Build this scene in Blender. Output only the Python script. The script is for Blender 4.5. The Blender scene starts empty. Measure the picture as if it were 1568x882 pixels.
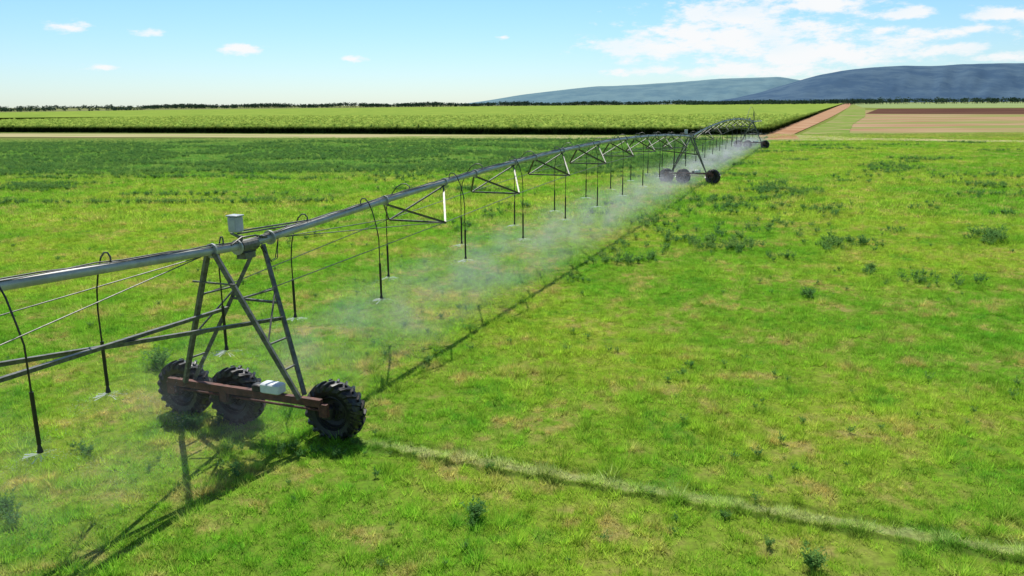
import bpy, math, random
import numpy as np
from mathutils import Vector, Matrix, noise as mnoise
random.seed(4); rng=np.random.default_rng(7)
scene=bpy.context.scene
# ---------------- camera -----------------
F=1220.0; PITCH=math.atan(281.5/F); ROLL=0.007; CAMH=6.5
sp,cp=math.sin(PITCH),math.cos(PITCH)
cd=bpy.data.cameras.new("camera"); cam=bpy.data.objects.new("camera",cd)
scene.collection.objects.link(cam); scene.camera=cam
cd.sensor_width=36; cd.lens=F/1568*36; cd.clip_end=40000; cd.clip_start=.1
cam.matrix_world=Matrix.Translation((0,0,CAMH))@Matrix.Rotation(math.pi/2-PITCH,4,'X')@Matrix.Rotation(-ROLL,4,'Z')
def ray(u,v):
    a=(u-784)/F; b=(v-441)/F
    a2=a-ROLL*b; b2=b+ROLL*a
    return Vector((a2, cp-b2*sp, -(sp+b2*cp)))
def G(u,v,h=0.0):
    """survey point on level h"""
    r=ray(u,v); t=(CAMH-h)/(-r.z)
    assert t>0
    return Vector((r.x*t,r.y*t,h))
# ---------------- materials ---------------
def newmat(name):
    m=bpy.data.materials.new(name); m.use_nodes=True
    nt=m.node_tree; nt.nodes.clear()
    out=nt.nodes.new('ShaderNodeOutputMaterial')
    return m,nt,out
class NB:
    def __init__(s,nt): s.nt=nt
    def n(s,t,**k):
        nd=s.nt.nodes.new(t)
        for a,b in k.items(): setattr(nd,a,b)
        return nd
    def l(s,a,b): s.nt.links.new(a,b)
    def val(s,sock,x):
        if isinstance(x,bpy.types.NodeSocket): s.l(x,sock)
        else: sock.default_value=x
    def math(s,op,a,b=0.0,c=0.0,clamp=False):
        m=s.n('ShaderNodeMath',operation=op,use_clamp=clamp)
        for i,x in enumerate((a,b,c)): s.val(m.inputs[i],x)
        return m.outputs[0]
    def noise(s,vec,scale,detail=3,rough=.55):
        m=s.n('ShaderNodeTexNoise'); s.l(vec,m.inputs['Vector'])
        m.inputs['Scale'].default_value=scale; m.inputs['Detail'].default_value=detail; m.inputs['Roughness'].default_value=rough
        return m.outputs['Fac']
    def ss(s,x,a,b,lo=0.0,hi=1.0):
        if a>b: a,b,lo,hi=b,a,hi,lo
        m=s.n('ShaderNodeMapRange',interpolation_type='SMOOTHSTEP')
        s.val(m.inputs[0],x); m.inputs[1].default_value=a; m.inputs[2].default_value=b
        m.inputs[3].default_value=lo; m.inputs[4].default_value=hi
        return m.outputs[0]
    def mix(s,f,a,b,blend='MIX'):
        m=s.n('ShaderNodeMix',data_type='RGBA',blend_type=blend)
        s.val(m.inputs[0],f)
        for i,x in ((6,a),(7,b)):
            if isinstance(x,tuple): m.inputs[i].default_value=(*x,1)
            else: s.l(x,m.inputs[i])
        return m.outputs[2]
def simple(name,col,rough=.6,metal=0,var=.25,scale=6,spec=.5,col2=None):
    m,nt,out=newmat(name); b=NB(nt)
    p=b.n('ShaderNodeBsdfPrincipled'); g=b.n('ShaderNodeNewGeometry')
    f=b.noise(g.outputs['Position'],scale,5,.65)
    c2=col2 or tuple(c*(1-var*1.6) for c in col)
    c=b.mix(b.ss(f,.35,.65),col,c2)
    b.l(c,p.inputs['Base Color']); p.inputs['Roughness'].default_value=rough; p.inputs['Metallic'].default_value=metal
    p.inputs['Specular IOR Level'].default_value=spec
    b.l(p.outputs[0],out.inputs[0]); return m
# machine frame (world ground plan)
C=Vector((-5.30,15.62,0)); D=Vector((.3677,.93,0)).normalized(); B=Vector((D.y,-D.x,0)); Z=Vector((0,0,1))
def W(s,o,h): return C+D*s+B*o+Z*h
SPAN=54.5
def pipe_h(s):
    x=(s/SPAN)%1.0
    return 3.8+3.2*x*(1-x)

def field_color(b,pos):
    """shared ground / grass colour by world position"""
    sx=b.n('ShaderNodeSeparateXYZ'); b.l(pos,sx.inputs[0]); X,Y=sx.outputs[0],sx.outputs[1]
    flat=b.n('ShaderNodeCombineXYZ'); b.l(X,flat.inputs[0]); b.l(Y,flat.inputs[1]); P=flat.outputs[0]
    n1=b.noise(P,.07,3,.6); n2=b.noise(P,.5,3,.65); n3=b.noise(P,2.2,3,.65)
    c=b.mix(b.ss(n1,.40,.60),(.160,.300,.026),(.250,.340,.036))
    dry=b.math('MULTIPLY',b.ss(n2,.47,.63),b.ss(n3,.38,.60))
    c=b.mix(b.math('MULTIPLY',dry,.75),c,(.40,.31,.120))
    lush=b.math('MULTIPLY',b.ss(n2,.48,.34),b.ss(n3,.62,.42))
    c=b.mix(b.math('MULTIPLY',lush,.7),c,(.080,.235,.022))
    # blue-green weedy block beyond the first span
    line=b.math('SUBTRACT',X,b.math('MULTIPLY_ADD',Y,.395,-11.5))
    za=b.math('MULTIPLY',b.ss(b.math('ADD',Y,b.math('MULTIPLY',n1,24.0)),82,100),b.ss(line,2,-3))
    c=b.mix(b.math('MULTIPLY',za,.8),c,b.mix(b.ss(n2,.4,.6),(.085,.21,.045),(.17,.27,.06)))
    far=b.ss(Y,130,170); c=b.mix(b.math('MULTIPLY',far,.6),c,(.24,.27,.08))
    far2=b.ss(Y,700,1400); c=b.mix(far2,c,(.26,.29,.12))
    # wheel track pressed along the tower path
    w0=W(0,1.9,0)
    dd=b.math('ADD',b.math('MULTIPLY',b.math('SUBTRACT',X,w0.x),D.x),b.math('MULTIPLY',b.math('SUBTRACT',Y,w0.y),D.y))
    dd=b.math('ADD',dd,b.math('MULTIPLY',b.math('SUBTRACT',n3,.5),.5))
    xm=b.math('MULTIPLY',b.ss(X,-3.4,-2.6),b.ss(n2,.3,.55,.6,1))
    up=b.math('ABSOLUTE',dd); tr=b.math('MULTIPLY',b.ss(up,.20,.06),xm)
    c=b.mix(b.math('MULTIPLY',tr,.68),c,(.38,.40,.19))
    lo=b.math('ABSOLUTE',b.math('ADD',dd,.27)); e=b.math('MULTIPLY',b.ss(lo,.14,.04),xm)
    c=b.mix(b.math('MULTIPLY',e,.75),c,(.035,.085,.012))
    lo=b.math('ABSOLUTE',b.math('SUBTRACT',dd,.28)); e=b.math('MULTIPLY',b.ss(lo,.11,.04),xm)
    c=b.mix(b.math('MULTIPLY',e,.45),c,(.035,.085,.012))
    return c,P
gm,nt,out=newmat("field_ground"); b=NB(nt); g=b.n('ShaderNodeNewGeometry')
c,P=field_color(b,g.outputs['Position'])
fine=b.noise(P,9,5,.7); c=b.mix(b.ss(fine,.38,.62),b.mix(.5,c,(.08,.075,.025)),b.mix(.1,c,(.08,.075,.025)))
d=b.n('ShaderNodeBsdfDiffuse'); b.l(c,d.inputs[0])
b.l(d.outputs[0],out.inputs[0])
def leafmat(name,colfun,trans=.45,vary=.5):
    m,nt,out=newmat(name); b=NB(nt); g=b.n('ShaderNodeNewGeometry')
    c=colfun(b,g.outputs['Position'])
    at=b.n('ShaderNodeAttribute',attribute_name='tint')
    k=b.ss(at.outputs['Fac'],0,1,1-vary,1+vary*.8)
    v=b.n('ShaderNodeVectorMath',operation='SCALE'); b.l(c,v.inputs[0]); b.l(k,v.inputs['Scale'])
    df=b.n('ShaderNodeBsdfDiffuse'); tl=b.n('ShaderNodeBsdfTranslucent'); mx=b.n('ShaderNodeMixShader')
    b.l(v.outputs[0],df.inputs[0]); b.l(v.outputs[0],tl.inputs[0]); mx.inputs[0].default_value=trans
    b.l(df.outputs[0],mx.inputs[1]); b.l(tl.outputs[0],mx.inputs[2]); b.l(mx.outputs[0],out.inputs[0])
    return m
def gcol(b,pos):
    c,P=field_color(b,pos)
    v=b.n('ShaderNodeVectorMath',operation='SCALE'); b.l(c,v.inputs[0]); v.inputs['Scale'].default_value=2.05
    return v.outputs[0]
grass_mat=leafmat("grass_blades",gcol,.48,.5)
weed_mat=leafmat("weed_leaves",lambda b,p: b.mix(b.ss(b.noise(p,.35,2),.35,.65),(.13,.29,.085),(.20,.36,.09)),.45,.4)
corn_mat=leafmat("crop_leaves",lambda b,p:(lambda s:(b.l(p,s.inputs[0]),b.mix(b.ss(s.outputs[2],1.0,1.8),(.030,.055,.012),b.mix(b.ss(b.noise(p,.45,4,.7),.36,.6),(.21,.34,.06),(.36,.47,.085))))[1])(b.n('ShaderNodeSeparateXYZ')),.25,.35)  # darkens towards the ground: lower stalk colour plus shade painted in
canopy_mat=leafmat("crop_canopy",lambda b,p:b.mix(b.ss(b.noise(p,.06,6,.75),.36,.6),(.21,.34,.06),(.36,.47,.085)),.2,.2)
tree_mat=leafmat("tree_foliage",lambda b,p: b.mix(b.ss(b.noise(p,.02,3),.4,.6),(.035,.065,.045),(.06,.095,.06)),.2,.4)
galv=simple("galvanised_steel",(.46,.46,.44),.38,.2,.22,3,col2=(.33,.33,.31))
dark=simple("weathered_steel",(.185,.18,.155),.5,.25,.35,9)
rust=simple("rusty_beam",(.17,.06,.04),.7,.1,.4,7,col2=(.07,.03,.022))
rubber=simple("black_rubber",(.012,.012,.012),.42,0,.3,8,.5,col2=(.025,.023,.02))
hosem=simple("black_hose",(.015,.015,.015),.4,0,.2,5)
white=simple("white_plastic",(.80,.82,.82),.45,0,.08,6)
greyb=simple("grey_box",(.50,.53,.55),.4,0,.12,6)
# ---------------- mesh helpers --------------
class M:
    def __init__(s): s.v=[]; s.f=[]
    def tube(s,pts,r,n=8,caps=True):
        pts=[Vector(p) for p in pts]; base=len(s.v); rs=r if isinstance(r,(list,tuple)) else [r]*len(pts)
        ref=None
        for i,p in enumerate(pts):
            t=(pts[min(i+1,len(pts)-1)]-pts[max(i-1,0)]).normalized()
            if ref is None:
                ref=Vector((0,0,1)) if abs(t.z)<.9 else Vector((1,0,0))
            x=t.cross(ref).normalized(); y=x.cross(t).normalized(); ref=y
            for k in range(n):
                a=2*math.pi*k/n+math.pi/n
                s.v.append(p+(x*math.cos(a)+y*math.sin(a))*rs[i])
        for i in range(len(pts)-1):
            for k in range(n):
                a=base+i*n+k; c_=base+i*n+(k+1)%n
                s.f.append((a,c_,c_+n,a+n))
        if caps:
            s.f.append(tuple(base+k for k in range(n))[::-1]); e=base+(len(pts)-1)*n
            s.f.append(tuple(e+k for k in range(n)))
    def box(s,c,ax,ay,az,bev=0):
        b0=len(s.v)
        c=Vector(c)
        if not bev:
            for i in (-1,1):
                for j in (-1,1):
                    for k in (-1,1): s.v.append(c+ax*i+ay*j+az*k)
            for f in ((0,1,3,2),(4,6,7,5),(0,4,5,1),(2,3,7,6),(0,2,6,4),(1,5,7,3)): s.f.append(tuple(b0+q for q in f))
        else:
            lx,ly,lz=ax.length,ay.length,az.length; ux,uy,uz=ax/lx,ay/ly,az/lz
            rings=[(-lz,bev*.6),(-lz+bev*.6,0),(lz-bev*.6,0),(lz,bev*.6)]
            for h,ins in rings:
                for cx,cy,a0 in ((1,1,0),(-1,1,90),(-1,-1,180),(1,-1,270)):
                    for da in (0,45,90):
                        a=math.radians(a0+da); rr=bev
                        px=cx*(lx-bev-ins)+math.cos(a)*rr; py=cy*(ly-bev-ins)+math.sin(a)*rr
                        s.v.append(c+ux*px+uy*py+uz*h)
            for r_ in range(3):
                for k in range(12):
                    a=b0+r_*12+k; d_=b0+r_*12+(k+1)%12; s.f.append((a,d_,d_+12,a+12))
            s.f.append(tuple(b0+k for k in range(12))[::-1]); s.f.append(tuple(b0+36+k for k in range(12)))
    def beam(s,p,q,w,h):
        p=Vector(p);q=Vector(q);t=(q-p); x=t.cross(Z).normalized(); y=x.cross(t).normalized()
        s.box((p+q)/2,t/2,x*w/2,y*h/2)
    def angle(s,p,q,w,th=.008,side=1):
        p=Vector(p);q=Vector(q);t=(q-p); x=t.cross(Z).normalized()*side; y=x.cross(t).normalized()*side
        s.box((p+q)/2+x*w/2,t/2,x*w/2,y*th/2)
        s.box((p+q)/2-y*(w/2+th/2),t/2,x*th/2,y*w/2)
    def obj(s,name,mat,parent=None,smooth=False):
        me=bpy.data.meshes.new(name); me.from_pydata([tuple(v) for v in s.v],[],s.f); me.update()
        if smooth:
            me.polygons.foreach_set('use_smooth',[True]*len(me.polygons))
        o=bpy.data.objects.new(name,me); scene.collection.objects.link(o); me.materials.append(mat)
        if smooth:
            try: me.set_sharp_from_angle(angle=math.radians(40))
            except Exception: pass
        if parent: o.parent=parent
        return o
def tri_mesh(name,V,mat,tint=None,link=True,k=3):
    n=len(V)//k
    me=bpy.data.meshes.new(name); me.vertices.add(len(V)); me.vertices.foreach_set('co',np.asarray(V,dtype=np.float32).ravel())
    me.loops.add(len(V)); me.loops.foreach_set('vertex_index',np.arange(len(V),dtype=np.int32))
    me.polygons.add(n); me.polygons.foreach_set('loop_start',np.arange(0,len(V),k,dtype=np.int32))
    if tint is not None:
        a=me.attributes.new('tint','FLOAT','POINT'); a.data.foreach_set('value',np.repeat(tint,k).astype(np.float32))
    me.update(calc_edges=True); me.materials.append(mat)
    o=bpy.data.objects.new(name,me)
    if link: scene.collection.objects.link(o)
    return o
# ---------------- scatter -------------------
def scatter(name,pts,scl,variants,mat):
    N=len(pts); me=bpy.data.meshes.new(name); me.vertices.add(N)
    me.vertices.foreach_set('co',np.asarray(pts,dtype=np.float32).ravel())
    a=me.attributes.new('rot','FLOAT','POINT'); a.data.foreach_set('value',rng.uniform(0,6.283,N).astype(np.float32))
    a=me.attributes.new('scl','FLOAT','POINT'); a.data.foreach_set('value',np.asarray(scl,dtype=np.float32))
    a=me.attributes.new('idx','INT','POINT'); a.data.foreach_set('value',rng.integers(0,len(variants),N).astype(np.int32))
    me.update(); o=bpy.data.objects.new(name,me); scene.collection.objects.link(o); me.materials.append(mat)
    ng=bpy.data.node_groups.new(name,'GeometryNodeTree')
    ng.interface.new_socket('Geometry',in_out='INPUT',socket_type='NodeSocketGeometry')
    ng.interface.new_socket('Geometry',in_out='OUTPUT',socket_type='NodeSocketGeometry')
    gi=ng.nodes.new('NodeGroupInput'); go=ng.nodes.new('NodeGroupOutput'); jn=ng.nodes.new('GeometryNodeJoinGeometry')
    def attr(nm,t):
        x=ng.nodes.new('GeometryNodeInputNamedAttribute'); x.data_type=t; x.inputs['Name'].default_value=nm; return x.outputs['Attribute']
    r=attr('rot','FLOAT'); s_=attr('scl','FLOAT'); ix=attr('idx','INT')
    cx=ng.nodes.new('ShaderNodeCombineXYZ'); ng.links.new(r,cx.inputs[2])
    for i,v in enumerate(variants):
        cmp=ng.nodes.new('FunctionNodeCompare'); cmp.data_type='INT'; cmp.operation='EQUAL'
        ng.links.new(ix,cmp.inputs[2]); cmp.inputs[3].default_value=i
        oi=ng.nodes.new('GeometryNodeObjectInfo'); oi.inputs['Object'].default_value=v
        ip=ng.nodes.new('GeometryNodeInstanceOnPoints')
        ng.links.new(gi.outputs[0],ip.inputs['Points']); ng.links.new(cmp.outputs[0],ip.inputs['Selection'])
        ng.links.new(oi.outputs['Geometry'],ip.inputs['Instance']); ng.links.new(cx.outputs[0],ip.inputs['Rotation'])
        ng.links.new(s_,ip.inputs['Scale']); ng.links.new(ip.outputs[0],jn.inputs[0])
    ng.links.new(jn.outputs[0],go.inputs[0])
    md=o.modifiers.new('scatter','NODES'); md.node_group=ng
    return o
def grass_patch(size,nc,per,h,w,spread,lo=.35):
    cc=rng.uniform(-size/2,size/2,(nc,2)); ch=h*(lo+1.3*rng.random(nc)**1.8); ct=rng.random(nc)
    n=nc*per; ci=np.repeat(np.arange(nc),per)
    off=rng.normal(0,spread,(n,2)); base=cc[ci]+off
    hh=ch[ci]*rng.uniform(.5,1.1,n)
    lean=off/spread*hh[:,None]*.35+rng.normal(0,.3,(n,2))*hh[:,None]
    ang=rng.uniform(0,np.pi,n); wd=w*rng.uniform(.6,1.3,n)
    V=np.zeros((n,3,3)); dx=np.stack([np.cos(ang)*wd/2,np.sin(ang)*wd/2],1)
    V[:,0,:2]=base-dx; V[:,1,:2]=base+dx; V[:,2,:2]=base+lean; V[:,2,2]=hh; V[:,:2,2]=-.005
    t=np.clip(.6*ct[ci]+.4*rng.random(n),0,1)
    return V.reshape(-1,3),t
def gv(*a):
    q=grass_patch(*a); return tri_mesh("grass_patch_variant",q[0],grass_mat,q[1],link=False)
near_v=[gv(1.3,90,27,.10,.012,.045) for _ in range(6)]
far_v=[gv(3.4,150,13,.17,.04,.11) for _ in range(5)]
tuft_v=[gv(.22,3,34,.17,.012,.055,.6) for _ in range(6)]
def nz(x,y,sc,o=0): return mnoise.noise(Vector((x*sc+o,y*sc-o,o)))
def grid_pts(y0,y1,step,k=.70,m=5):
    P=[]
    y=y0
    while y<y1:
        xm=k*y+m; x=-xm
        while x<xm:
            P.append((x+random.uniform(-.2,.2)*step,y+random.uniform(-.2,.2)*step,0)); x+=step
        y+=step
    return np.array(P)
gp1=grid_pts(5.5,46,1.1); gp2=grid_pts(45,168,3.0)
scatter("grass",gp1,rng.uniform(.7,1.25,len(gp1)),near_v,grass_mat)
scatter("grass",gp2,rng.uniform(.85,1.2,len(gp2)),far_v,grass_mat)
tp=[];ts=[]
while len(tp)<8500:
    y=6+84*random.random()**.75; x=random.uniform(-.70*y-4,.70*y+4)
    if nz(x,y,.5,31)+.6*nz(x,y,1.7,5)>.05:
        tp.append((x,y,0)); ts.append(random.uniform(.5,1.1)*(1+y/110))
scatter("grass",np.array(tp),np.array(ts),tuft_v,grass_mat)
# weeds
def weed(h,rad,nst,nl,ls):
    V=[];T=[]
    for s_ in range(nst):
        a=random.uniform(0,6.28); ln=random.uniform(.55,1)*h; top=Vector((math.cos(a),math.sin(a),0))*random.uniform(.1,1)*rad+Z*ln
        base=Vector((random.uniform(-.05,.05),random.uniform(-.05,.05),0))
        w=Vector((-math.sin(a),math.cos(a),0))*.006
        V+= [base-w,base+w,top]; T.append(.3)
        for j in range(nl):
            t=random.uniform(.2,1.0)**.8; p=base.lerp(top,t)
            aa=random.uniform(0,6.28); L=ls*random.uniform(.6,1.3)*(1.15-t*.5)
            d_=Vector((math.cos(aa),math.sin(aa),random.uniform(.1,1.1))).normalized()
            sd=d_.cross(Vector((random.random()-.5,random.random()-.5,1))).normalized()*L*.22
            V+=[p,p+d_*L*.55+sd,p+d_*L]; T.append(random.random())
            V+=[p,p+d_*L,p+d_*L*.55-sd]; T.append(random.random())
    return np.array([tuple(v) for v in V]),np.array(T)
wv=[]
for i in range(8):
    V,T=weed(random.uniform(.35,.75),random.uniform(.25,.5),random.randint(8,16),13,.115)
    wv.append(tri_mesh("weed_variant",V,weed_mat,T,link=False))
wp=[];ws=[]
def addw(x,y,s): wp.append((x,y,0)); ws.append(s)
for _ in range(22000):   # dense weedy block
    y=random.uniform(72,152); x=random.uniform(-.68*y-4,.395*y-11.5)
    n_=nz(x,y,.09,3)+.5*nz(x,y*3,.12,9)
    lim=(y-76)/10
    if lim+n_*1.5>.2 and n_>-.15: addw(x,y,random.uniform(.45,1.05))
for _ in range(9000):
    y=random.uniform(46,76); x=random.uniform(-.68*y-4,.36*y-11)
    if nz(x*.6,y*3,.1,5)>.34: addw(x,y,random.uniform(.4,.9))
for _ in range(15000):  # right of the line
    y=random.uniform(26,135); x=random.uniform(.395*y-10,.68*y+5)
    n_=nz(x,y*1.6,.12,12)
    k=.33 if y>52 else .40
    if n_>k: addw(x,y,random.uniform(.3,.95))
def clump(u,v,su,sv,n,s0,s1):
    for _ in range(n):
        p=G(random.gauss(u,su),random.gauss(v,sv)); addw(p.x,p.y,random.uniform(s0,s1))
for a in ((1110,320,30,5,46,.5,1),(1060,372,28,8,46,.5,1),(1130,380,22,5,30,.5,.9),(1180,352,40,8,40,.4,.9),(1290,375,30,5,40,.5,.95),
 (1185,288,20,5,40,.7,1.1),(1260,325,30,5,34,.5,1),(1005,345,22,8,28,.4,.9),(1515,368,11,5,22,.8,1.3),(1240,455,5,2,8,.5,.9),(1330,420,6,3,8,.5,.9),
 (880,432,14,6,12,.3,.5),(1400,270,60,4,40,.6,1),(1500,300,40,4,26,.5,1),(620,272,40,4,60,.7,1.1),(60,290,40,3,30,.6,1.1),(400,300,60,4,24,.5,.9),
 (730,790,2,3,5,.45,.7),(655,560,4,4,3,.4,.5),(540,690,30,8,12,.2,.4),(300,655,20,5,12,.4,.7),(245,560,5,4,6,.8,1.1),(360,720,15,8,6,.3,.5),(430,690,25,8,10,.3,.5),
 (1245,872,3,2,4,.5,.75),(1110,790,3,3,2,.3,.45),(10,790,12,8,7,.4,.6),(755,330,10,4,8,.6,.9),(700,350,10,4,8,.6,.9),(440,365,60,8,12,.4,.8),(1000,398,8,3,8,.5,.8),(130,690,15,6,5,.3,.5),
 (1200,395,14,3,8,.4,.7),(950,380,10,4,8,.4,.7),(1370,355,12,3,9,.4,.7),(1420,320,20,4,10,.4,.8)):
    clump(*a)
k=0
while k<700:
    y=9+60*random.random()**.8; x=random.uniform(-.68*y-3,.68*y+3)
    if nz(x,y,.15,21)>.02: addw(x,y,random.uniform(.12,.45)); k+=1
scatter("weeds",np.array(wp),np.array(ws),wv,weed_mat)
# ---------------- ground ----------------
m=M(); S=16000
m.v=[Vector((-S,-2000,0)),Vector((S,-2000,0)),Vector((S,S,0)),Vector((-S,S,0))]; m.f=[(0,1,2,3)]
m.obj("ground",gm)
def soil(name,c1,c2,sc,stretch=None,c3=None,t3=(.5,.62)):
    mt,nt,out=newmat(name); b=NB(nt); g=b.n('ShaderNodeNewGeometry')
    mp=b.n('ShaderNodeMapping'); b.l(g.outputs['Position'],mp.inputs[0]); mp.inputs['Rotation'].default_value=(0,0,.1)
    mp.inputs['Scale'].default_value=stretch or (1,1,1)
    c=b.mix(b.ss(b.noise(mp.outputs[0],sc,6,.65),.38,.62),c1,c2)
    if c3: c=b.mix(b.ss(b.noise(mp.outputs[0],sc*.31,4,.6),*t3),c,c3)
    d=b.n('ShaderNodeBsdfDiffuse'); b.l(c,d.inputs[0]); b.l(d.outputs[0],out.inputs[0]); return mt
def poly(name,uv,h,mat):
    m=M(); m.v=[G(u,v,h) for u,v in uv]; m.f=[tuple(range(len(uv)))]; return m.obj(name,mat)
trackm=soil("track_dirt",(.50,.41,.24),(.33,.36,.13),.25,(.12,1,1))
redm=soil("red_dirt",(.38,.20,.11),(.48,.31,.19),.12)
poly("ploughed_field",[(1235,209),(1568,214),(1900,220),(1900,166),(1600,168),(1322,169),(1290,176)],.02,soil("ploughed_soil",(.36,.21,.12),(.44,.31,.19),.12,(.22,1,1),(.25,.28,.09),(.47,.60)))
poly("brown_field",[(1325,174.2),(1600,175),(1900,176),(1900,164),(1600,165.3),(1345,166.5)],.05,soil("brown_soil",(.09,.045,.035),(.15,.08,.055),.05,(.2,1,1)))
poly("pale_field",[(1300,164),(1345,165.5),(1600,164.5),(1900,162),(1900,154.5),(1312,158)],.035,soil("pale_grass",(.22,.31,.11),(.31,.36,.16),.01,(.2,1,1)))
poly("grass_verge",[(1222,207),(1335,211),(1300,203),(1306,190),(1325,178),(1325,166),(1306,159.5),(1275,183)],.08,soil("verge_grass",(.17,.26,.05),(.27,.31,.09),.15,None,(.38,.28,.16),(.52,.65)))
poly("dirt_track",[(-600,207.5),(0,204.5),(600,206),(1160,209),(1215,206),(1270,208),(1330,211),(1568,215),(2000,222),(2000,226),(1568,218),(1330,214.5),(1200,215.5),(1160,214),(600,211),(0,210),(-600,213)],.11,trackm)
poly("dirt_road",[(1165,214),(1225,213),(1216,205),(1250,190),(1275,178),(1300,164),(1304,158),(1297,158),(1262,169),(1215,184),(1180,198),(1160,206)],.14,redm)
# ---------------- tall crop field ----------------
F0=G(-350,201.0); F1=G(1172,207.5); R=Vector((.381,.925,0)).normalized()
L=(F1-F0).length; U=(F1-F0)/L
ni=int(L/.65); depth=170; nj=int(depth/.65)
ii,jj=np.meshgrid(np.arange(ni+1),np.arange(nj+1),indexing='ij')
jit=rng.uniform(-.3,.3,(2,ni+1,nj+1))
si=ii*.65+jit[0]; sj=jj*.65+jit[1]
X=F0.x+U.x*si+R.x*sj; Y=F0.y+U.y*si+R.y*sj
Hh=1.75+rng.normal(0,.24,X.shape)
Hh[:,0]=0; Hh[:,1]*=.7; Hh[-1,:]=0; Hh[-2,:]*=.8
Vv=np.stack([X,Y,Hh],-1).reshape(-1,3)
idx=(np.arange(ni)[:,None]*(nj+1)+np.arange(nj)[None,:]).ravel()
me=bpy.data.meshes.new("crop_field"); fc=np.stack([idx,idx+nj+1,idx+nj+2,idx+1],1)
me.vertices.add(len(Vv)); me.vertices.foreach_set('co',Vv.astype(np.float32).ravel())
me.loops.add(fc.size); me.loops.foreach_set('vertex_index',fc.ravel().astype(np.int32))
me.polygons.add(len(fc)); me.polygons.foreach_set('loop_start',np.arange(0,fc.size,4,dtype=np.int32))
a=me.attributes.new('tint','FLOAT','POINT'); a.data.foreach_set('value',rng.random(len(Vv)).astype(np.float32))
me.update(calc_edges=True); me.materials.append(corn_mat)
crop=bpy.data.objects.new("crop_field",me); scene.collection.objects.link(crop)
e0=F0+R*(depth-2); e1=F1+R*(depth-2); h=1.7
m=M(); back=[G(1291,158.4,h),G(800,162.2,h),G(250,168.2,h),G(-500,180,h)]
m.v=[Vector((e0.x,e0.y,h)),Vector((e1.x,e1.y,h))]+back+[Vector((e0.x-700,e0.y,h))]; m.f=[tuple(range(7))]
fm=m.obj("far_canopy",canopy_mat,crop)
a=fm.data.attributes.new('tint','FLOAT','POINT'); a.data.foreach_set('value',[.5]*7)
cv=[]
for i in range(4):
    V,T=weed(1.7,.45,10,16,.42); cv.append(tri_mesh("crop_plant_variant",V,corn_mat,T,link=False))
cpn=[]; 
for k in range(int(L/.4)): 
    for r_ in range(2): p=F0+U*(k*.4+random.uniform(-.2,.2))+R*random.uniform(-.5,1.2); cpn.append(tuple(p))
for k in range(500): p=F1+R*(k*.6)+U*random.uniform(-.8,.4); cpn.append(tuple(p))
for k in range(9000):
    p=F0+U*random.uniform(0,L)+R*(2+118*random.random()**1.5); p.z=.45; cpn.append(tuple(p))
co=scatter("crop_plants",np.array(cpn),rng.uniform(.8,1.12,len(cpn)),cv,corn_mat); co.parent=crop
# ---------------- distant trees and hills ----------------
TV=[];TT=[]
def far_tree(x,y,h,w):
    TV.extend([(x-.4,y,0),(x+.4,y,0),(x,y,h*.7)]); TT.append(.1)
    lobes=[(random.uniform(-.3,.3)*w,random.uniform(-.3,.3)*w,h*random.uniform(.4,.75),random.uniform(.25,.42)*w) for _ in range(4)]
    for _ in range(36):
        lx,ly,lz,lr=random.choice(lobes)
        d_=Vector((random.gauss(0,1),random.gauss(0,1),random.gauss(0,.8))).normalized()*lr
        c_=Vector((x+lx,y+ly,max(1.0,lz+d_.z*.7)))+Vector((d_.x,d_.y,0)); s_=w*.2
        for k in range(3): TV.append(tuple(c_+Vector((random.uniform(-1,1),random.uniform(-1,1),random.uniform(-.7,.7)))*s_))
        TT.append(random.random())
def at(u,dist): r=ray(u,200); k=dist/r.y; return r.x*k,dist
for i in range(1600):
    u=random.uniform(225,1340); x,y=at(u,random.uniform(2350,2600)); hh=random.uniform(10,15)*(1+.2*math.sin(u*.05)); far_tree(x,y,hh,random.uniform(10,16))
for i in range(620):
    u=random.uniform(1050,1900); x,y=at(u,random.uniform(1900,2300)); far_tree(x,y,random.uniform(11,18)*(.6+.4*min(1,max(0,(u-1050)/250))),random.uniform(10,17))
for i in range(110):
    u=random.choice([random.gauss(190,8),random.gauss(75,10),random.uniform(-200,240),random.uniform(-200,60),random.gauss(20,14)]); x,y=at(u,random.uniform(1300,1700)); far_tree(x,y,random.uniform(4,8),random.uniform(6,12))
for i in range(260):
    u=random.uniform(-500,300); x,y=at(u,random.uniform(3000,3600)); far_tree(x,y,random.uniform(9,14),random.uniform(12,26))
tri_mesh("distant_trees",np.array(TV),tree_mat,np.array(TT))
def hillmat(name,c1,c2):  # aerial haze is painted into the bluish diffuse colours, no haze volume
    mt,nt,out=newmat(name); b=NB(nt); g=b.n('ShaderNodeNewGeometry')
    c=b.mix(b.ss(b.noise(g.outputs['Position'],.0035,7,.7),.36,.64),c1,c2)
    d=b.n('ShaderNodeBsdfDiffuse'); b.l(c,d.inputs[0]); b.l(d.outputs[0],out.inputs[0]); return mt
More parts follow.
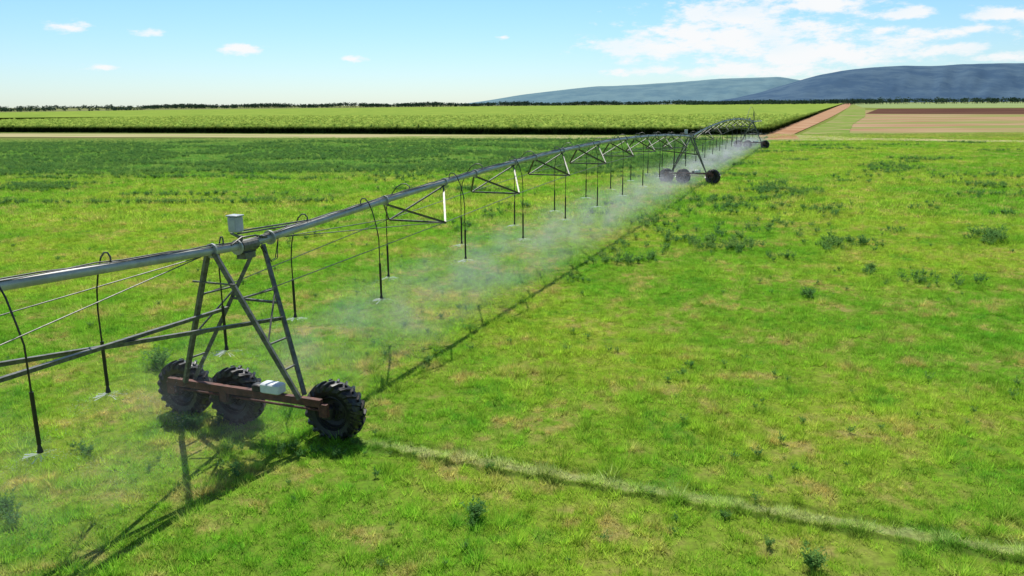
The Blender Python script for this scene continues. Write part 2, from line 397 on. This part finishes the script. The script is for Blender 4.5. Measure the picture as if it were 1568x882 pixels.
def hills(name,prof,dist,mat,dep):
    us=np.linspace(prof[0][0],prof[-1][0],170); vs=np.interp(us,[p[0] for p in prof],[p[1] for p in prof])
    vs=np.convolve(np.pad(vs,3,mode='edge'),np.ones(7)/7,mode='valid')
    m=M(); NJ=26
    for i,(u,v) in enumerate(zip(us,vs)):
        r=ray(u,v); az=r.x/r.y
        hz=max(0,CAMH+r.z/r.y*dist)
        for j in range(NJ):
            t=j/(NJ-1); y=dist-dep+dep*t*1.0
            e=math.sin(t*math.pi/2)**1.25
            k=nz(az*60,t*3.2,1,4)*.10+nz(az*160,t*7,1,8)*.04
            z=hz*max(0,e+k*(1-t)*min(1,t*4))
            m.v.append(Vector((az*y,y,z*1.0-2*(1-t))))
    for i in range(len(us)-1):
        for j in range(NJ-1):
            a=i*NJ+j; m.f.append((a,a+NJ,a+NJ+1,a+1))
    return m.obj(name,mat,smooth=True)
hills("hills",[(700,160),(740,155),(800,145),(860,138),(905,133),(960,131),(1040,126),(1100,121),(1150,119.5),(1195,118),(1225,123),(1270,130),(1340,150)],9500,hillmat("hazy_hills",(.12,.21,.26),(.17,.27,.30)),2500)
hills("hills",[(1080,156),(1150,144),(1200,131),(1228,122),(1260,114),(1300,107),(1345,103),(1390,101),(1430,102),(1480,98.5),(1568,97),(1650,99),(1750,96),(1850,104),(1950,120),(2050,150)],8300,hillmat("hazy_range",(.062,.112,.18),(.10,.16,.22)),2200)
# ---------------- irrigator ----------------
mach=bpy.data.objects.new("pivot_irrigator",None); scene.collection.objects.link(mach)
pipe=M(); cable=M(); frame=M(); rods=M(); beamM=M(); hose=M(); tires=M(); rims=M(); wbox=M(); cbox=M()
S0,S1=-SPAN,2*SPAN+16
def ph(s): return pipe_h(s) if s<=2*SPAN else 3.8-.015*(s-2*SPAN)
ss=np.arange(S0,S1+.01,.9)
pipe.tube([W(s,0,ph(s)) for s in ss],.084,14)
cable.tube([W(s,.02+.012*math.sin(s*2),ph(s)+.1+.012*math.sin(s*5)) for s in np.arange(S0,2*SPAN,.5)],.013,5)
cable.tube([W(s,.055,ph(s)+.085+.01*math.sin(s*3+1)) for s in np.arange(S0,2*SPAN,.5)],.009,5)
BOT=[7.2+5.73*k for k in range(8)]
HW=.9; TD=.84
for k in range(-1,2):
    s0=k*SPAN
    prev=[W(s0+1.2,0,ph(s0+1.2)-.08)]*2
    for j,sb in enumerate(BOT):
        s=s0+sb; hz=ph(s)-TD
        pl,pr=W(s,-HW,hz),W(s,HW,hz)
        frame.angle(pl,pr,.05,.006)
        for ds in (-1.75,1.75):
            top=W(s+ds,0,ph(s+ds)-.07)
            frame.angle(pl,top,.05,.006); frame.angle(pr,top,.05,.006,-1)
            pipe.tube([W(s+ds-.02,0,ph(s+ds)),W(s+ds+.02,0,ph(s+ds))],.125,14)
        for a_,b_ in zip(prev,(pl,pr)): rods.tube([a_,b_],.011,5)
        prev=[pl,pr]
    e=W(s0+SPAN-1.2,0,ph(s0+SPAN-1.2)-.08)
    for a_ in prev: rods.tube([a_,e],.011,5)
mast=W(2*SPAN+1,0,ph(2*SPAN)+1.5)
for o_ in (-.5,.5): frame.tube([W(2*SPAN+1,o_*.2,3.8),mast],.03,6)
for s in (5,10,15): rods.tube([mast,W(2*SPAN+s,0,ph(2*SPAN+s))],.012,5)
arc=[W(2*SPAN-9+t*12,0,4.0+1.9*math.sin(math.pi*t)**.7) for t in np.linspace(0,1,20)]
rods.tube(arc,.025,6)
WR=.61
def wheel(ctr):
    n=36
    prof=[(-.10,.33),(-.17,.37),(-.195,.46),(-.18,.54),(-.13,.575),(0,.585),(.13,.575),(.18,.54),(.195,.46),(.17,.37),(.10,.33)]
    b0=len(tires.v)
    for i in range(n):
        a=2*math.pi*i/n; rd=B*math.cos(a)+Z*math.sin(a)
        for w_,r_ in prof: tires.v.append(ctr+rd*r_+D*w_)
    k=len(prof)
    for i in range(n):
        for j in range(k-1):
            a=b0+i*k+j; c_=b0+((i+1)%n)*k+j; tires.f.append((a,c_,c_+1,a+1))
    nl=20
    for side in (-1,1):
        for i in range(nl):
            a0=2*math.pi*(i+(0 if side<0 else .5))/nl
            P_=[]
            for t,(w_,r_,dr) in enumerate(((.005,.58,.05),(.10,.578,.052),(.185,.545,.05),(.205,.47,.03))):
                a=a0+t*.085
                rd=B*math.cos(a)+Z*math.sin(a); tg=-B*math.sin(a)+Z*math.cos(a)
                for q in (-.024,.024):
                    P_.append(ctr+rd*(r_-.02)+D*(w_*side)+tg*q*1.3)
                    P_.append(ctr+rd*(r_+dr)+D*((w_+(.018 if t>1 else 0))*side)+tg*q)
            bb=len(tires.v); tires.v+=P_
            for t in range(3):
                o_=bb+t*4
                tires.f+=[(o_+1,o_+5,o_+7,o_+3),(o_,o_+4,o_+5,o_+1),(o_+2,o_+3,o_+7,o_+6)]
            tires.f+=[(bb,bb+1,bb+3,bb+2),(bb+12,bb+14,bb+15,bb+13)]
    b0=len(rims.v); pr=[(-.11,.335),(-.12,.31),(-.06,.29),(-.02,.22),(-.05,.12),(-.10,.10),(-.12,.0)]
    for i in range(24):
        a=2*math.pi*i/24; rd=B*math.cos(a)+Z*math.sin(a)
        for w_,r_ in pr: rims.v.append(ctr+rd*r_+D*w_)
    k=len(pr)
    for i in range(24):
        for j in range(k-1):
            a=b0+i*k+j; c_=b0+((i+1)%24)*k+j; rims.f.append((a,c_,c_+1,a+1))
    rims.tube([ctr-D*.02,ctr+D*.12],.3,24)
    for i in range(8):
        a=2*math.pi*i/8; rd=B*math.cos(a)+Z*math.sin(a); rims.tube([ctr+rd*.16-D*.07,ctr+rd*.16-D*.03],.016,6)
def tower(s0,k3=True):
    bs=-.38; H=ph(s0); bh=.86
    for o_ in ((-1.9,-.52,1.9) if k3 else (-1.9,1.9)):
        c_=W(s0,o_,WR-.03); wheel(c_)
        rims.tube([c_-D*.1,W(s0+bs,o_,WR)],.05,8)
        rims.box(W(s0+bs+.13,o_,WR+.02),D*.09,B*.11,Z*.13,.03)
        beamM.box(W(s0+bs,o_,.72),B*.09,D*.05,Z*.13)
    beamM.beam(W(s0+bs,-1.95,bh),W(s0+bs,1.85,bh),.11,.15)
    beamM.tube([W(s0+bs+.1,-1.9,.66),W(s0+bs+.1,1.9,.66)],.025,8)
    wbox.box(W(s0+bs,.72,bh+.18),B*.23,D*.13,Z*.10,.04)
    rims.box(W(s0+bs+.02,.35,bh+.14),B*.10,D*.10,Z*.07,.03)
    P1,P2=W(s0-.95,0,ph(s0-.95)-.05),W(s0+.45,0,H-.05)
    for sg in (-1,1):
        e1=W(s0+bs-.10,sg*1.42,bh+.07); e2=W(s0+bs+.12,sg*1.38,bh+.07)
        a1,a2=P1+B*sg*.08,P2+B*sg*.08
        frame.beam(a1,e1,.085,.085); frame.beam(a2,e2,.075,.075)
        for t in (.3,.62,.8): frame.beam(a1.lerp(e1,t),a2.lerp(e2,t),.04,.03)
        frame.beam(a1.lerp(e1,.62),a2.lerp(e2,.3),.03,.03)
    LL=lambda P_,sg,t:(P_+B*sg*.08).lerp(W(s0+bs,sg*1.4,bh),t)
    frame.beam(LL(P2,-1,.38),LL(P2,1,.38),.045,.045)
    frame.beam(W(s0-.95,-.5,ph(s0-.95)-.62),W(s0-.95,.5,ph(s0-.95)-.62),.03,.03)
    for dr in (-1,1):
        if s0+dr*7>2*SPAN: continue
        s=s0+dr*7.18 if dr>0 else s0-(SPAN-BOT[-1])
        if dr<0:
            frame.angle(W(s,HW,ph(s)-TD-.2),LL(P2,-1,.44),.075,.009)
            frame.angle(W(s,-HW,ph(s)-TD-.24),LL(P2,1,.47),.075,.009)
        else:
            rods.tube([W(s,HW,ph(s)-TD),LL(P1,1,.3)],.011,5); rods.tube([W(s,-HW,ph(s)-TD),LL(P1,-1,.3)],.011,5)
    pipe.tube([W(s0-.25,0,H),W(s0-.21,0,H)],.15,14); pipe.tube([W(s0+.75,0,ph(s0+.75)),W(s0+.79,0,ph(s0+.79))],.15,14)
    pipe.tube([W(s0-.95,0,ph(s0-.95)),W(s0-.9,0,ph(s0-.9))],.14,14)
    frame.tube([W(s0-.15,0,H),W(s0+.3,0,H)],.125,14)
    frame.box(W(s0+.02,0,H-.19),D*.16,B*.10,Z*.06)
    frame.tube([W(s0-.1,0,H+.05),W(s0-.1,0,H+.22)],.04,8)
    hose.tube([W(s0-.5,.05,H+.06),W(s0-.2,.1,H+.2),W(s0+.2,.11,H+.18),W(s0+.6,.07,H+.08)],.018,6)
    for o_ in (.12,.17): hose.tube([W(s0+.3,o_,H-.05),W(s0+.5,o_+.05,H-.4),W(s0+.75,o_,H-.38),W(s0+.95,.07,H)],.01,5)
    frame.beam(W(s0+.05,-.1,H+.13),W(s0+.35,-.62,H+.16),.05,.04)
    frame.beam(W(s0+.3,-.42,H+.17),W(s0+2.0,-.12,H+.15),.035,.03); frame.beam(W(s0+.45,-.5,H+.20),W(s0+2.2,.02,H+.22),.03,.03)
    frame.beam(W(s0+1.6,0,H+.05),W(s0+1.6,-.2,H+.17),.03,.03)
    cbox.box(W(s0+.33,-.47,H+.36),D*.11,B*.12,Z*.16,.035)
    cbox.box(W(s0+.33,-.47,H+.535),D*.125,B*.135,Z*.014,.01)
    cbox.box(W(s0+.215,-.47,H+.36),D*.006,B*.08,Z*.10)
for k in (-1,0,1,2): tower(k*SPAN)
drops=[(-.6,-.17),(-3.2,-.42),(-5.35,.62),(2.1,-.5),(4.3,.45)]
s=6.8;sg=-1
while s<2*SPAN+14:
    drops.append((s,(.5 if sg>0 else -.8))); s+=2.5; sg=-sg
s=-8.0;sg=-1
while s>-SPAN: drops.append((s,(.6 if sg>0 else -.5))); s-=2.5; sg=-sg
DV=[]
for s,o_ in drops:
    H=ph(s); sw=random.uniform(-.05,.05); zb=1.8+random.uniform(-.08,.08)
    rods.tube([W(s,0,H+.05),W(s,0,H+.17),W(s,o_*.12,H+.235),W(s,o_*.3,H+.23),W(s,o_*.5,H+.14)],.016,7)
    hose.tube([W(s,o_*.5,H+.14),W(s,o_*.72,H-.08),W(s,o_*.92,H-.42),W(s+sw,o_,H-.75),W(s+sw,o_,zb+.85)],.014,7)
    hose.tube([W(s+sw,o_,zb+.9),W(s+sw,o_,zb+.12)],.029,8)
    hose.tube([W(s+sw,o_,zb+.12),W(s+sw,o_,zb+.05),W(s+sw,o_,zb)],[.02,.035,.045],8)
    c0=W(s+sw,o_,zb-.02)
    cnt=900 if abs(s)<30 else 120
    for k in range(cnt):
        a=random.uniform(0,6.283); r_=random.random()**.7*1.75; z=-.60*r_*r_-.01+random.gauss(0,.08)*r_
        if zb+z<0.05: continue
        p=c0+Vector((math.cos(a)*r_,math.sin(a)*r_,z)); q=.007*(1 if abs(s)<15 else 1.4)
        dirv=Vector((math.cos(a),math.sin(a),-1.25*r_)).normalized()
        DV+=[tuple(p),tuple(p+dirv*q*3.6),tuple(p+Vector((0,0,q*.5)))]
    for k in range(34):
        a=random.uniform(0,6.283); p=c0; ll=random.uniform(.08,.30); DV+=[tuple(p),tuple(p+Vector((math.cos(a),math.sin(a),-.05-ll*.3))*ll),tuple(p+Vector((math.cos(a+.07),math.sin(a+.07),-.08-ll*.3))*ll)]
dm,nt,out=newmat("water_drops"); b=NB(nt)
df=b.n('ShaderNodeBsdfDiffuse'); tl=b.n('ShaderNodeBsdfTranslucent')
df.inputs[0].default_value=(.8,.84,.86,1); tl.inputs[0].default_value=(.8,.84,.86,1)
m1=b.n('ShaderNodeMixShader'); b.l(df.outputs[0],m1.inputs[1]); b.l(tl.outputs[0],m1.inputs[2]); b.l(m1.outputs[0],out.inputs[0])
wd=tri_mesh("water_spray",np.array(DV),dm)
pipe.obj("main_pipe",galv,mach,True); cable.obj("power_cables",hosem,mach,True); frame.obj("tower_and_truss_frame",dark,mach)
rods.obj("truss_rods",dark,mach,True); beamM.obj("base_beams",rust,mach); hose.obj("drop_hoses",hosem,mach,True)
tires.obj("tires",rubber,mach); rims.obj("rims_and_gearboxes",simple("rim_steel",(.05,.045,.04),.5,.3,.3,8),mach,True)
wbox.obj("drive_motor",white,mach,True); cbox.obj("control_box",greyb,mach,True)
# mist volume hanging under the line
mm,nt,out=newmat("mist"); b=NB(nt)
tc=b.n('ShaderNodeTexCoord'); sx=b.n('ShaderNodeSeparateXYZ'); b.l(tc.outputs['Object'],sx.inputs[0])
nn=b.noise(tc.outputs['Object'],.9,1,.5)
wx=b.math('ADD',sx.outputs[0],b.math('MULTIPLY',b.math('SUBTRACT',nn,.5),2.8))
fx=b.math('MULTIPLY',b.ss(wx,-4.0,-.2),b.ss(wx,2.4,.1))
fz=b.ss(sx.outputs[2],2.1,.5)
fe=b.math('MULTIPLY',b.ss(sx.outputs[1],-11,-5),b.ss(sx.outputs[1],0,9,.48,1.0))
plume=b.math('MULTIPLY_ADD',b.math('SINE',b.math('MULTIPLY',b.math('SUBTRACT',sx.outputs[1],6.17),2*math.pi/2.5)),.30,.85)
den=b.math('MULTIPLY',b.math('MULTIPLY',fx,fz),b.math('MULTIPLY',b.ss(nn,.36,.72),fe))
den=b.math('MULTIPLY',b.math('MULTIPLY',den,.17),plume)
vs=b.n('ShaderNodeVolumeScatter'); vs.inputs['Color'].default_value=(1,1,1,1); vs.inputs['Anisotropy'].default_value=.4
b.l(den,vs.inputs['Density']); b.l(vs.outputs[0],out.inputs['Volume'])
bx=M(); bx.v=[Vector((x,y,z)) for x in (-4.4,2.5) for y in (-11,2*SPAN+15) for z in (.03,2.2)]
bx.f=[(0,1,3,2),(4,6,7,5),(0,4,5,1),(2,3,7,6),(0,2,6,4),(1,5,7,3)]
mo=bx.obj("mist",mm); mo.location=C; mo.rotation_euler=(0,0,-math.atan2(D.x,D.y))
# ---------------- light -----------------
to_sun=Vector((-.08,.68,1)).normalized(); el=math.asin(to_sun.z); az=math.atan2(to_sun.x,to_sun.y)
sd=bpy.data.lights.new("sun",'SUN'); sd.energy=5.0; sd.angle=math.radians(.5); sd.color=(1,.965,.89)
so=bpy.data.objects.new("sun",sd); scene.collection.objects.link(so); so.rotation_euler=to_sun.to_track_quat('Z','Y').to_euler()
w=bpy.data.worlds.new("World"); scene.world=w; w.use_nodes=True; nt=w.node_tree; nt.nodes.clear(); b=NB(nt)
out=b.n('ShaderNodeOutputWorld'); bg=b.n('ShaderNodeBackground'); bg.inputs[1].default_value=.1
sk=b.n('ShaderNodeTexSky'); sk.sky_type='NISHITA'; sk.sun_disc=False; sk.sun_elevation=el; sk.sun_rotation=az
sk.air_density=1.0; sk.dust_density=.2; sk.ozone_density=2.0
tc=b.n('ShaderNodeTexCoord'); gen=tc.outputs['Generated']; sx=b.n('ShaderNodeSeparateXYZ'); b.l(gen,sx.inputs[0])
azn=b.math('ARCTAN2',sx.outputs[0],sx.outputs[1]); eln=b.math('ARCSINE',sx.outputs[2])
tint=b.mix(b.ss(eln,0,.15),(.84,1.04,1.32),(.78,1.10,1.22)); tint=b.mix(b.ss(eln,.2,.6),tint,(1,1,1))
skc=b.mix(1.0,sk.outputs[0],tint,'MULTIPLY')
cv_=b.n('ShaderNodeCombineXYZ'); b.l(azn,cv_.inputs[0]); b.l(eln,cv_.inputs[1]); AE=cv_.outputs[0]
st=b.n('ShaderNodeVectorMath',operation='MULTIPLY'); b.l(AE,st.inputs[0]); st.inputs[1].default_value=(1,2.6,1)
n1=b.noise(st.outputs[0],26,7,.66)
n2=b.noise(st.outputs[0],9,2,.5)
best=None
for (u,v,ru,rv) in ((105,42,28,8),(227,50,24,5),(380,76,32,8),(538,90,20,5),(770,57,12,4),(158,103,24,4),(1130,56,160,44),(1235,82,190,32),(1010,72,115,22),(1110,22,95,24),
  (1240,8,110,16),(1385,22,46,9),(1455,75,64,11),(1535,20,50,12),(1435,52,46,10),(1350,45,34,7),(1500,43,36,7),(1535,85,36,7),(980,110,60,7),(1180,106,170,13)):
    r=ray(u,v); a0=math.atan2(r.x,r.y); e0_=math.asin(r.normalized().z); kx=F/ru/1.1; ky=F/rv/1.2
    q=b.n('ShaderNodeVectorMath',operation='MULTIPLY_ADD'); b.l(AE,q.inputs[0]); q.inputs[1].default_value=(kx,ky,1); q.inputs[2].default_value=(-a0*kx,-e0_*ky,0)
    ln=b.n('ShaderNodeVectorMath',operation='LENGTH'); b.l(q.outputs[0],ln.inputs[0])
    best=ln.outputs['Value'] if best is None else b.math('MINIMUM',best,ln.outputs['Value'])
cm=b.math('ADD',b.math('SUBTRACT',1.0,b.math('MINIMUM',best,1.6)),b.math('MULTIPLY',b.math('SUBTRACT',n1,.5),3.2))
cm=b.ss(cm,.0,.8)
cm=b.math('MULTIPLY',cm,b.ss(n2,.25,.55,.7,.97))
b.l(b.mix(cm,skc,(9.6,9.7,9.8)),bg.inputs[0]); b.l(bg.outputs[0],out.inputs[0])
scene.view_settings.view_transform='Standard'; scene.view_settings.look='None'; scene.view_settings.exposure=0
